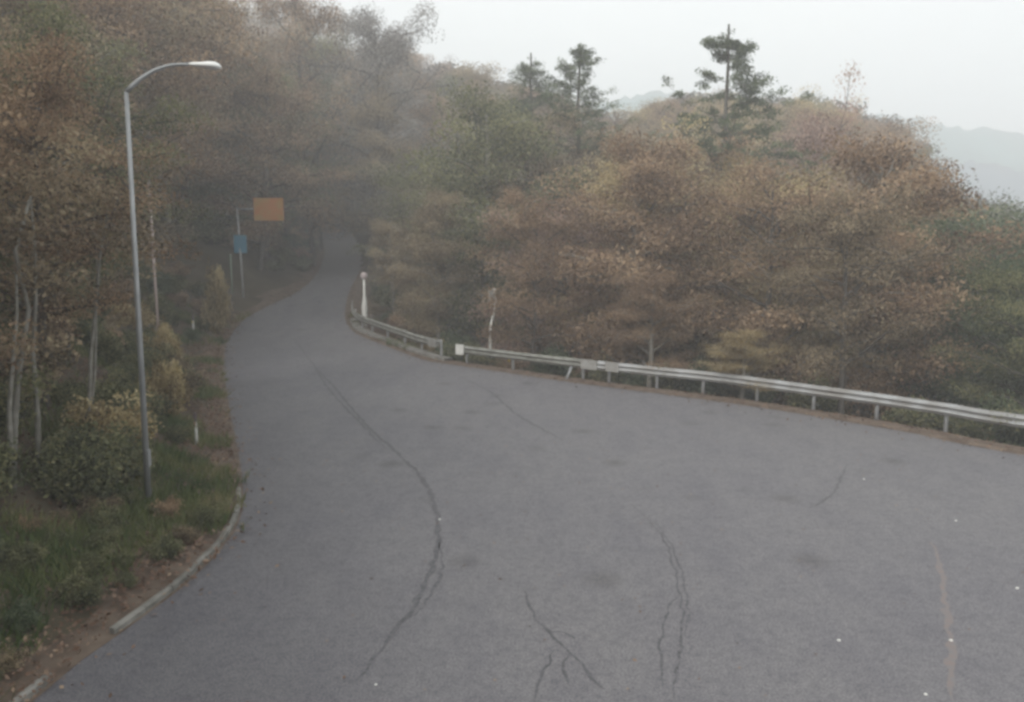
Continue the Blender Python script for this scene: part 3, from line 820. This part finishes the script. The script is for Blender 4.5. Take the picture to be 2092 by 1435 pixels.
for a_ in [(668, 60, 96, 'brown', 3, 'dull brown tree arching over the left edge of the far uphill bend', 1.25),
           (700, 120, 120, 'rust', 1, 'rust-brown tree straight behind the far uphill bend', 1.3), (745, 95, 124, 'brown', 3, 'dull brown tree behind the faint distant guardrail', 1.3),
           (806, 110, 74, 'rust', 3, 'broad rust-brown tree at the right edge of the uphill road', 1.2), (640, 40, 78, 'olive', 1, 'olive-brown tree leaning over the uphill road from the left bank', 1.2),
           (775, 200, 60, 'brown', 0, 'mid-height dull brown tree just beyond the white tapering post', .85)]:
    p = at(a_[0], a_[1], a_[2])
    print('special', a_[0], look(TI, p[0], p[1]), look(TL, p[0], p[1]), look(TR, p[0], p[1]), p[2] - gz(p[0], p[1]))
    special(*a_[:6], sxy=a_[6])
r = np.random.default_rng(42); cand = []
ntree = 0
# left wooded bank
for k in range(9000):
    x, y = r.uniform(-62, -4), r.uniform(6, 100)
    dl = float(look(TL, x, y)); dr = float(look(TR, x, y))
    if look(TI, x, y) > .3 or dl > dr or dl < 3.2: continue
    g = gz(x, y); px, py, dp = project((x, y, g))
    if px < -260 or px > 800 or dp < 8: continue
    if dp < 14.5 and px > 60: continue                       # keep the lamp free
    if abs(x - LAMP_XY[0]) < 2.8 and y < LAMP_XY[1] + 3: continue
    if dl < 4.0 and 24 < y < 48: continue
    sp_ = 3.6 + dp * .022
    if not tryput(x, y, sp_): continue
    h_ = r.uniform(8.5, 13) if dp < 32 else r.uniform(14, 21)
    if dl < 6: h_ *= .75
    tz = min(g + h_, topz(px, dp, r.uniform(0, 40)))
    if tz - g < 3.5: continue
    cand.append((x, y, g, tz - g, px, py, dp, True))
    if len(cand) > 170: break
nl_ = len(cand)
for k in range(14000):
    y = r.uniform(18, 104); x = r.uniform(-24, 70)
    dl = float(look(TL, x, y)); dr = float(look(TR, x, y))
    if look(TI, x, y) > .3 or dl < dr or dr < 2.6: continue
    g = gz(x, y); px, py, dp = project((x, y, g))
    if px < 640 or px > 2250: continue
    if dr < 3.5 and dp > 45: continue
    if 700 < px < 790 and 40 < dp < 60: continue
    if 930 < px < 1075 and dp < 35.5: continue
    sp_ = 3.3 + dp * .018
    if not tryput(x, y, sp_): continue
    tmax = topz(px + 3300 / dp * sstep((px - 1560) / 200), dp, r.uniform(0, 60))
    if 1430 < px < 1570 and dp < 46: tmax -= 2.2
    h_ = min(r.uniform(12, 19), tmax - g)
    if dr < 5: h_ = min(h_, r.uniform(5, 9))
    if h_ < 3: continue
    cand.append((x, y, g, h_, px, py, dp, False))
    if len(cand) - nl_ > 200: break
n2_ = len(cand)
for k in range(4000):
    x, y = r.uniform(-50, 4), r.uniform(96, 134)
    dl = float(look(TL, x, y)); dr = float(look(TR, x, y))
    if look(TI, x, y) > .1 or min(dl, dr) < 2.6: continue
    g = gz(x, y); px, py, dp = project((x, y, g))
    if px < 520 or px > 960: continue
    if not tryput(x, y, 5.2): continue
    h_ = min(r.uniform(13, 19), topz(px, dp, r.uniform(0, 30)) - g)
    if h_ < 4: continue
    cand.append((x, y, g, h_, px, py, dp, dl < dr))
kr = np.random.default_rng(9)
print('trees', nl_, n2_ - nl_, len(cand) - n2_)
for (x, y, g, h_, px, py, dp, left) in cand:
    kind = pick(px, py, left, dp, kr)
    name = 'conifer' if kind == 'conifer' else ('leafless_tree' if kind == 'grey' else 'autumn_tree')
    row = 'front row' if dp < (24 if left else 34) else ('middle rows' if dp < (45 if left else 58) else 'back rows')
    lab = f"{COLN[kind]} {'conifer' if kind == 'conifer' else 'tree'} in the {row}{' on the bank' if left else ''}, {zone(px, left)}"
    sxy = h_ / H0 * r.uniform(.85, 1.15)
    if h_ < 8: sxy = max(sxy, .42)
    if not left and float(look(TR, x, y)) < 4.6: sxy = min(sxy, .5)
    put_tree(name, kind, int(r.integers(3 if kind == 'conifer' else 4)), x, y, g - .15, h_, r.uniform(0, 6.28), lab,
             'trees on the uphill bank' if left else 'trees of the valley-side wood', sxy=sxy, tilt=(r.normal(0, .03), r.normal(0, .03)))

for k, (x, y, kd) in enumerate([(-11.5, 3.5, 'brown'), (-13, -3, 'rust'), (-10.5, -9, 'olive'), (-17, 0, 'brown'), (-18, 7, 'olive'), (-19, -8, 'rust')]):
    put_tree('autumn_tree', kd, k % 4, x, y, gz(x, max(y, -1)) - .2, 12.5, k, f'{COLN[kd]} tree on the bank just outside the left edge, beside the camera', 'trees on the uphill bank')
# tall pines against the sky
def pine(px, topy, depth, label, seed, vis, rad, lowpx, tuft=.55, nleaf=5200, lm='green'):
    r = np.random.default_rng(seed); p = at(px, topy, depth); g = gz(p[0], p[1]); h = p[2] - g
    o = empty('pine_tree', (p[0], p[1], g - .2), 0, label, 'pine tree')
    n = 12; T = np.array([[r.normal(0, .04), r.normal(0, .04), h * i / n] for i in range(n + 1)])
    zlow = at(px, lowpx, depth)[2] - g; limbs = []; cl = []
    zz = zlow
    while zz < h * .97:
        t = (zz - zlow) / (h - zlow)
        for b in range(int(r.integers(2, 5))):
            az = r.uniform(0, 6.28); L = rad * (1 - t) ** 1.0 * r.uniform(.55, 1.15) + .15
            d = np.array([math.cos(az), math.sin(az), r.uniform(.0, .3)]); pts = [np.array([0, 0, zz])]
            for s in range(5):
                d = d + r.normal(0, .09, 3) + np.array([0, 0, .07]); pts.append(pts[-1] + d * L / 5)
            limbs.append((pts, .045 * (1.15 - t)))
            for s in range(2, 6):
                if r.random() < .75: cl.append(pts[s] + np.array([0, 0, .05]))
                q = pts[s] + r.normal(0, .3, 3) * np.array([1, 1, .4]) * L * .35 + np.array([0, 0, .12]); limbs.append(([pts[s], q], .014)); cl.append(q)
        zz += (h - zlow) * r.uniform(.025, .055)
    cl.append(np.array([0, 0, h * .985]))
    t = trunk_mesh(T, limbs, h * .72, M['bark']); cl = np.array(cl)
    c = crown_mesh(r, cl, nleaf, .085, tuft * .36, tuft * .16, LM[lm], .3)
    for nm, me in (('trunk', t), ('crown', c)):
        q = bpy.data.objects.new(nm, me); col.objects.link(q); q.parent = o
    placed.append((p[0], p[1], 4.)); return o
pine(1490, 42, 40, 'tall pine with bare leader standing highest against the sky right of centre', 3, 1, 7.2, 460, nleaf=30000)
pine(1184, 84, 46, 'slim pine with a bare tip against the sky, left of the tallest pine', 15, 1, 5.0, 360, nleaf=17000)
pine(1085, 102, 52, 'small bushy pine against the sky, leftmost of the three pines', 21, 1, 2.9, 260, nleaf=9000)
special(770, 16, 62, 'grey', 1, 'feathery grey tree against the sky at the end of the left canopy', sxy=1.25)
if 0: pine(772, 22, 66, 'feathery conifer top against the sky at the end of the left canopy', 33, 1, 7.5, 500, tuft=1.5, nleaf=30000, lm='grey')

# far wood on the mountainside: one mass
def far_wood():
    r = np.random.default_rng(5); Cs = []; Ss = []; Ts = []; acc = []
    for k in range(30000):
        y = r.uniform(104, 178); x = r.uniform(-60, 95)
        if any((a - x) ** 2 + (b - y) ** 2 < 17 for a, b in acc[-400:]): continue
        acc.append((x, y))
        if len(acc) > 900: break
    acc = np.array(acc); z = terrain(acc, False)
    for (x, y), g in zip(acc, z):
        px, py, dp = project((x, y, g))
        if px < 350 or px > 2200: continue
        if min(look(TL, x, y), look(TR, x, y)) < 3: continue
        lim = topz(px, dp, r.uniform(0, 18)); h = min(r.uniform(8, 13), lim - g)
        if h < 3: continue
        n = 420; u = unit(r.normal(size=(n, 3))); rr = r.random(n) ** .35
        lob = 1 + .25 * np.sin(u[:, 0] * 5 + x) * np.cos(u[:, 1] * 6 + y)
        Cs.append(np.c_[x + u[:, 0] * 2.7 * rr * lob, y + u[:, 1] * 2.7 * rr * lob, g + h * .58 + u[:, 2] * h * .44 * rr * lob])
        tone = r.random(); Ts.append(np.clip(tone + r.normal(0, .15, n), 0, 1)); Ss.append(r.uniform(.25, .6, n))
    C = np.vstack(Cs); V = leafquads(C, unit(r.normal(size=C.shape) + np.array([0, 0, .4])), np.concatenate(Ss), r, 1.5)
    m = leafmat('distant_foliage', [(.03, .04, .024), (.07, .06, .04), (.13, .08, .052), (.17, .13, .09)])
    me = quadmesh('distant_wood', V, np.concatenate(Ts), m); o = bpy.data.objects.new('distant_wood', me); col.objects.link(o)
    tag(o, 'hazy brown wood covering the mountainside behind the bend, under the skyline', 'wood', kind='stuff')
far_wood()

# ------------------------------------------------------------------ shrubs, saplings, undergrowth on the left bank
def shrub_mesh(seed, kind, n=5000):
    r = np.random.default_rng(seed); cl = []; limbs = []
    for k in range(13):
        az = r.uniform(0, 6.28); d = np.array([math.cos(az) * r.uniform(.2, 1), math.sin(az) * r.uniform(.2, 1), 1.0]); d /= np.linalg.norm(d)
        L = r.uniform(.5, 1.05); pts = [np.array([0, 0, -.1]), d * L * .5, d * L * .8 + r.normal(0, .07, 3), d * L + r.normal(0, .12, 3)]
        limbs.append((pts, .014)); cl += [pts[1], pts[2], pts[3], pts[3] + r.normal(0, .15, 3)]
    mb = MB()
    for pts, r0 in limbs: mb.tube(pts, [r0, r0 * .8, r0 * .5, r0 * .25], 4, False)
    me = bpy.data.meshes.new('stems'); me.from_pydata([tuple(map(float, v)) for v in mb.v], [], mb.f); me.materials.append(M['bark'])
    return me, crown_mesh(r, np.array(cl), n, .06, .17, .11, LM[kind], .6)
SH = {}
def shrub(x, y, h, kind, label, group='shrubs on the left bank', seed=0, w=None):
    key = (kind, seed % 3)
    if key not in SH: SH[key] = shrub_mesh(40 + seed % 3 + hash_k(kind), kind)
    g = gz(x, y); o = empty('shrub', (x, y, g - .05), random.uniform(0, 6.28), label, 'shrub', group); o.scale = ((w or h), (w or h), h)
    for nm, me in (('stems', SH[key][0]), ('foliage', SH[key][1])):
        q = bpy.data.objects.new(nm, me); col.objects.link(q); q.parent = o
r = np.random.default_rng(77); cnt = 0; sp_list = []
for k in range(6000):
    x, y = r.uniform(-30, -5), r.uniform(5.5, 46) if r.random() < .75 else r.uniform(46, 88)
    dl = float(look(TL, x, y))
    if look(TI, x, y) > .3 or dl > 11: continue
    px, py, dp = project((x, y, gz(x, y)))
    if px < -120 or px > 640: continue
    lo = (.8 if px < 260 else 2.2) if y < 17 else (1.3 if y < 30 else 1.0)
    if dl < lo: continue
    if np.hypot(x - LAMP_XY[0], y - LAMP_XY[1]) < 1.0 or (y < LAMP_XY[1] and 230 < px < 345 and dp > 9): continue
    if any((a - x) ** 2 + (b - y) ** 2 < (.7 if y < 17 else .95) ** 2 for a, b in sp_list): continue
    if 372 < px < 425 and 12 < dp < 32: continue
    if 440 < px < 530 and 30 < dp < 56: continue
    sp_list.append((x, y))
    kind = ['olive', 'green', 'rust', 'brown', 'olive', 'ochre'][int(r.choice(6, p=[.30, .10, .12, .20, .20, .08]))]
    h_ = r.uniform(.6, 1.2) * min(1.5, .62 + dl * .12) * (1.5 if y > 46 else 1)
    lab = f"{COLN[kind]} shrub on the bank {'low by the bottom left corner' if dp < 11 else ('left of the street lamp foot' if px < 290 else ('right of the street lamp pole' if dp < 24 else 'below the leaning sign pole'))}, {'near the road edge' if dl < 4.5 else 'up the slope'}"
    shrub(x, y, h_, kind, lab, seed=int(r.integers(3))); cnt += 1
    if cnt > 182: break
print('shrubs', cnt)
r = np.random.default_rng(81); sp3 = []
for k in range(3000):
    x, y = r.uniform(-9, -5), r.uniform(5.8, 13); dl = float(look(TL, x, y)); px, py, dp = project((x, y, gz(x, y)))
    if look(TI, x, y) > .3 or not .45 < dl < 2.6 or px > 440 or 270 < px < 330 and dp < 14: continue
    if any((a - x) ** 2 + (b - y) ** 2 < .55 ** 2 for a, b in sp3): continue
    sp3.append((x, y)); kd = ['olive', 'brown', 'rust', 'green'][int(r.choice(4, p=[.4, .3, .15, .15]))]
    shrub(x, y, r.uniform(.22, .45), kd, f"low {COLN[kd]} tuft of brush close behind the kerb, {'bottom left corner' if px < 180 else 'below the street lamp'}", 'low brush behind the kerb', int(r.integers(3)))
    if len(sp3) > 34: break
# yellow bushes right of the lamp
for (px, py, dp, h_, kind, lab) in [(335, 760, 20, 1.5, 'ochre', 'yellow-green bush right of the lamp pole at half the height of the photo'),
                                   (330, 680, 25, 1.5, 'ochre', 'yellow bush right of the lamp pole below the pinkish marker pole'),
                                   (440, 560, 38, 1.8, 'ochre', 'yellow bush left of the leaning sign pole')]:
    p = at(px, py, dp); shrub(p[0], p[1], max(.8, p[2] + .3 - gz(p[0], p[1])), kind, lab, None, 1, w=h_ * .5)
# valley-side bushes behind the rail
r = np.random.default_rng(78); cnt = 0; sp2 = []
for k in range(5000):
    j = int(r.integers(0, len(Rr) - 1)); T = unit((Rr[j + 1] - Rr[j])[None])[0]; N = np.array([T[1], -T[0]])
    q = Rr[j] + N * r.uniform(1.5, 6); x, y = q
    if y < 12 or y > 60: continue
    px, py, dp = project((x, y, gz(x, y)))
    if px < 700 or px > 2150 or (690 < px < 775 and dp > 36): continue
    if any((a - x) ** 2 + (b - y) ** 2 < 1.2 ** 2 for a, b in sp2): continue
    sp2.append((x, y)); kind = ['olive', 'green', 'rust', 'brown', 'ochre'][int(r.choice(5, p=[.28, .3, .16, .22, .04]))]
    shrub(x, y, r.uniform(.8, 1.5), kind, f"{COLN[kind]} shrub on the falling slope {zone(px, False)}", 'shrubs behind the guardrails', int(r.integers(3))); cnt += 1
    if cnt > 70: break

# thin pale leaning saplings on the far left
def sapling(pxb, pxt, depth, r0, label):
    b = at(pxb[0], pxb[1], depth); g = gz(b[0], b[1]); t = at(pxt[0], pxt[1], depth + .5); g = min(g, b[2])
    o = empty('sapling', (b[0], b[1], g - .1), 0, label, 'sapling', 'thin pale saplings at the left edge'); d = t - np.array([b[0], b[1], g - .1])
    rr = np.random.default_rng(int(pxb[0] + 500)); pts = [d * k / 5 + rr.normal(0, .04, 3) for k in range(6)]; pts[0] = np.array([0, 0, 0.])
    MB().tube(pts, [r0 * (1 - .12 * k) for k in range(6)], 7).build('stem', M['palebark'], o, True)
    me = crown_mesh(rr, np.array([pts[-1] + rr.normal(0, .5, 3) for _ in range(7)]), 900, .07, .35, .16, LM['brown'])
    q = bpy.data.objects.new('foliage', me); col.objects.link(q); q.parent = o
sapling((-10, 600), (55, 400), 12.0, .06, 'pale sapling leaning right, lowest stem at the left edge')
sapling((2, 720), (28, 560), 11.8, .05, 'short upright pale sapling stem at the left edge above the shrubs')
sapling((40, 540), (62, 390), 12.6, .05, 'pale sapling stem just right of the leaning one at the left edge')
sapling((150, 640), (215, 430), 14.5, .045, 'thin sapling leaning right, left of the street lamp pole')
sapling((175, 640), (195, 500), 14.9, .04, 'thin upright sapling beside the leaning one left of the street lamp pole')

# grass and leaf litter over the bank
def bank_cover():
    n = 150000; x = rng.uniform(-20, -4.2, n); y = 4.5 + 40 * rng.random(n) ** 1.5
    P_ = np.c_[x, y]; dl = look(TL, x, y); k = (look(TI, x, y) < .5) & (dl < 9) & (dl > .18); P_ = P_[k]; dl = dl[k]
    g = look(TZ, P_[:, 0], P_[:, 1])
    green = vnoise(P_[:, 0], P_[:, 1], 1.3, 31) + .5 * (rng.random(len(P_)) - .25) + .36 * np.exp(-((dl - 1.3) / 1.3) ** 2) * np.exp(-((P_[:, 1] - 13) / 4) ** 2) > .83
    L_ = P_[~green]; zl = g[~green] + rng.uniform(.0, .07, (~green).sum())
    N = unit(np.c_[rng.normal(size=(len(L_), 2)) * .7, np.ones(len(L_))])
    me = quadmesh('leaf_litter', leafquads(np.c_[L_, zl], N, rng.uniform(.03, .075, len(L_)) * np.clip(L_[:, 1] / 11, .6, 1), rng, 1.4), np.clip(vnoise(L_[:, 0], L_[:, 1], .7, 8) * .6 + rng.random(len(L_)) * .5, 0, 1), LM['litter'])
    o = bpy.data.objects.new('leaf_litter', me); col.objects.link(o); tag(o, 'dull brown leaf litter covering the bank left of the road', 'leaf litter', kind='stuff')
    G = np.repeat(P_[green], 3, 0) + rng.normal(0, .03, (green.sum() * 3, 2)); zg = np.repeat(g[green], 3)
    hgt = rng.uniform(.10, .30, len(G)); a = rng.uniform(0, 6.28, len(G)); w = rng.uniform(.008, .018, len(G))
    b = np.c_[G, zg - .02]; sd_ = np.c_[np.cos(a), np.sin(a), 0 * a] * w[:, None]; ln = np.c_[rng.normal(size=(len(G), 2)) * .45, np.ones(len(G))] * hgt[:, None]
    V = np.stack([b - sd_, b + sd_, b + ln * .95 + sd_ * .3, b + ln], 1)
    me = quadmesh('grass', V, np.clip(vnoise(G[:, 0], G[:, 1], .8, 2) + rng.normal(0, .15, len(G)), 0, 1), LM['grass'])
    o = bpy.data.objects.new('grass', me); col.objects.link(o); tag(o, 'short green grass on the verge above the kerb', 'grass', kind='stuff')
bank_cover()

# ------------------------------------------------------------------ far mountains
def ridge(name, pxs, depth, thick, color, seed, base=-30):
    V = []; F = []; n = 160; px = np.linspace(pxs[0][0], pxs[-1][0], n)
    py = np.interp(px, [p[0] for p in pxs], [p[1] for p in pxs]); rr = np.random.default_rng(seed)
    rows = 14
    for j in range(rows + 1):
        for i in range(n):
            c = at(px[i], py[i], depth); t = j / rows                      # 0 crest .. 1 foot nearer to us
            nv = vnoise(px[i:i + 1], np.array([j * 40.]), 9, seed)[0] - .5
            V.append((c[0] * (1 - .25 * t), c[1] - thick * t, c[2] + (base - c[2]) * t ** 1.15 + nv * 4 * (1 if j else 1)))
    for i in range(n):                                                     # back slope
        c = at(px[i], py[i], depth); V.append((c[0], c[1] + thick * .5, base))
    for j in range(rows):
        for i in range(n - 1): a = j * n + i; F.append((a, a + n, a + n + 1, a + 1))
    b = (rows + 1) * n
    for i in range(n - 1): F.append((i, i + 1, b + i + 1, b + i))
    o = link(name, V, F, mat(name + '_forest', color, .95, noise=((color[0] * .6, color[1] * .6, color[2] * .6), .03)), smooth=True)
    return tag(o, kind='structure')
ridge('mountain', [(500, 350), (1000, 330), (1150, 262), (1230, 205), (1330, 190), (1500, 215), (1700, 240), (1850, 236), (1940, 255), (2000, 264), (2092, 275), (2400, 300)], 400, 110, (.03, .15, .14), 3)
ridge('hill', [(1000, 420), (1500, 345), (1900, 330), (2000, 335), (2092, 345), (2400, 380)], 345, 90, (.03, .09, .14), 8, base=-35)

# ------------------------------------------------------------------ haze
x0, x1, y0, y1, z0_, z1_ = -610, 610, -125, 590, -37, 97
print('extent', gx[0], gx[-1], gy[0], gy[-1])
hb = MB().box(((x0 + x1) / 2, (y0 + y1) / 2, (z0_ + z1_) / 2), (x1 - x0 + 60, y1 - y0 + 60, z1_ - z0_))
hm = bpy.data.materials.new('haze'); hm.use_nodes = True; hn = hm.node_tree
for n_ in list(hn.nodes):
    if n_.type == 'BSDF_PRINCIPLED': hn.nodes.remove(n_)
pv = hn.nodes.new("ShaderNodeVolumePrincipled"); pv.inputs["Color"].default_value = (.985, .985, 1.0, 1); pv.inputs["Density"].default_value = HAZE_DENSITY
pv.inputs["Anisotropy"].default_value = .2
hn.links.new(pv.outputs[0], hn.nodes["Material Output"].inputs["Volume"])
haze = hb.build('haze', hm); tag(haze, 'thin pale haze filling the air over the road and the valley', 'haze', kind='stuff')
haze.display_type = 'WIRE'
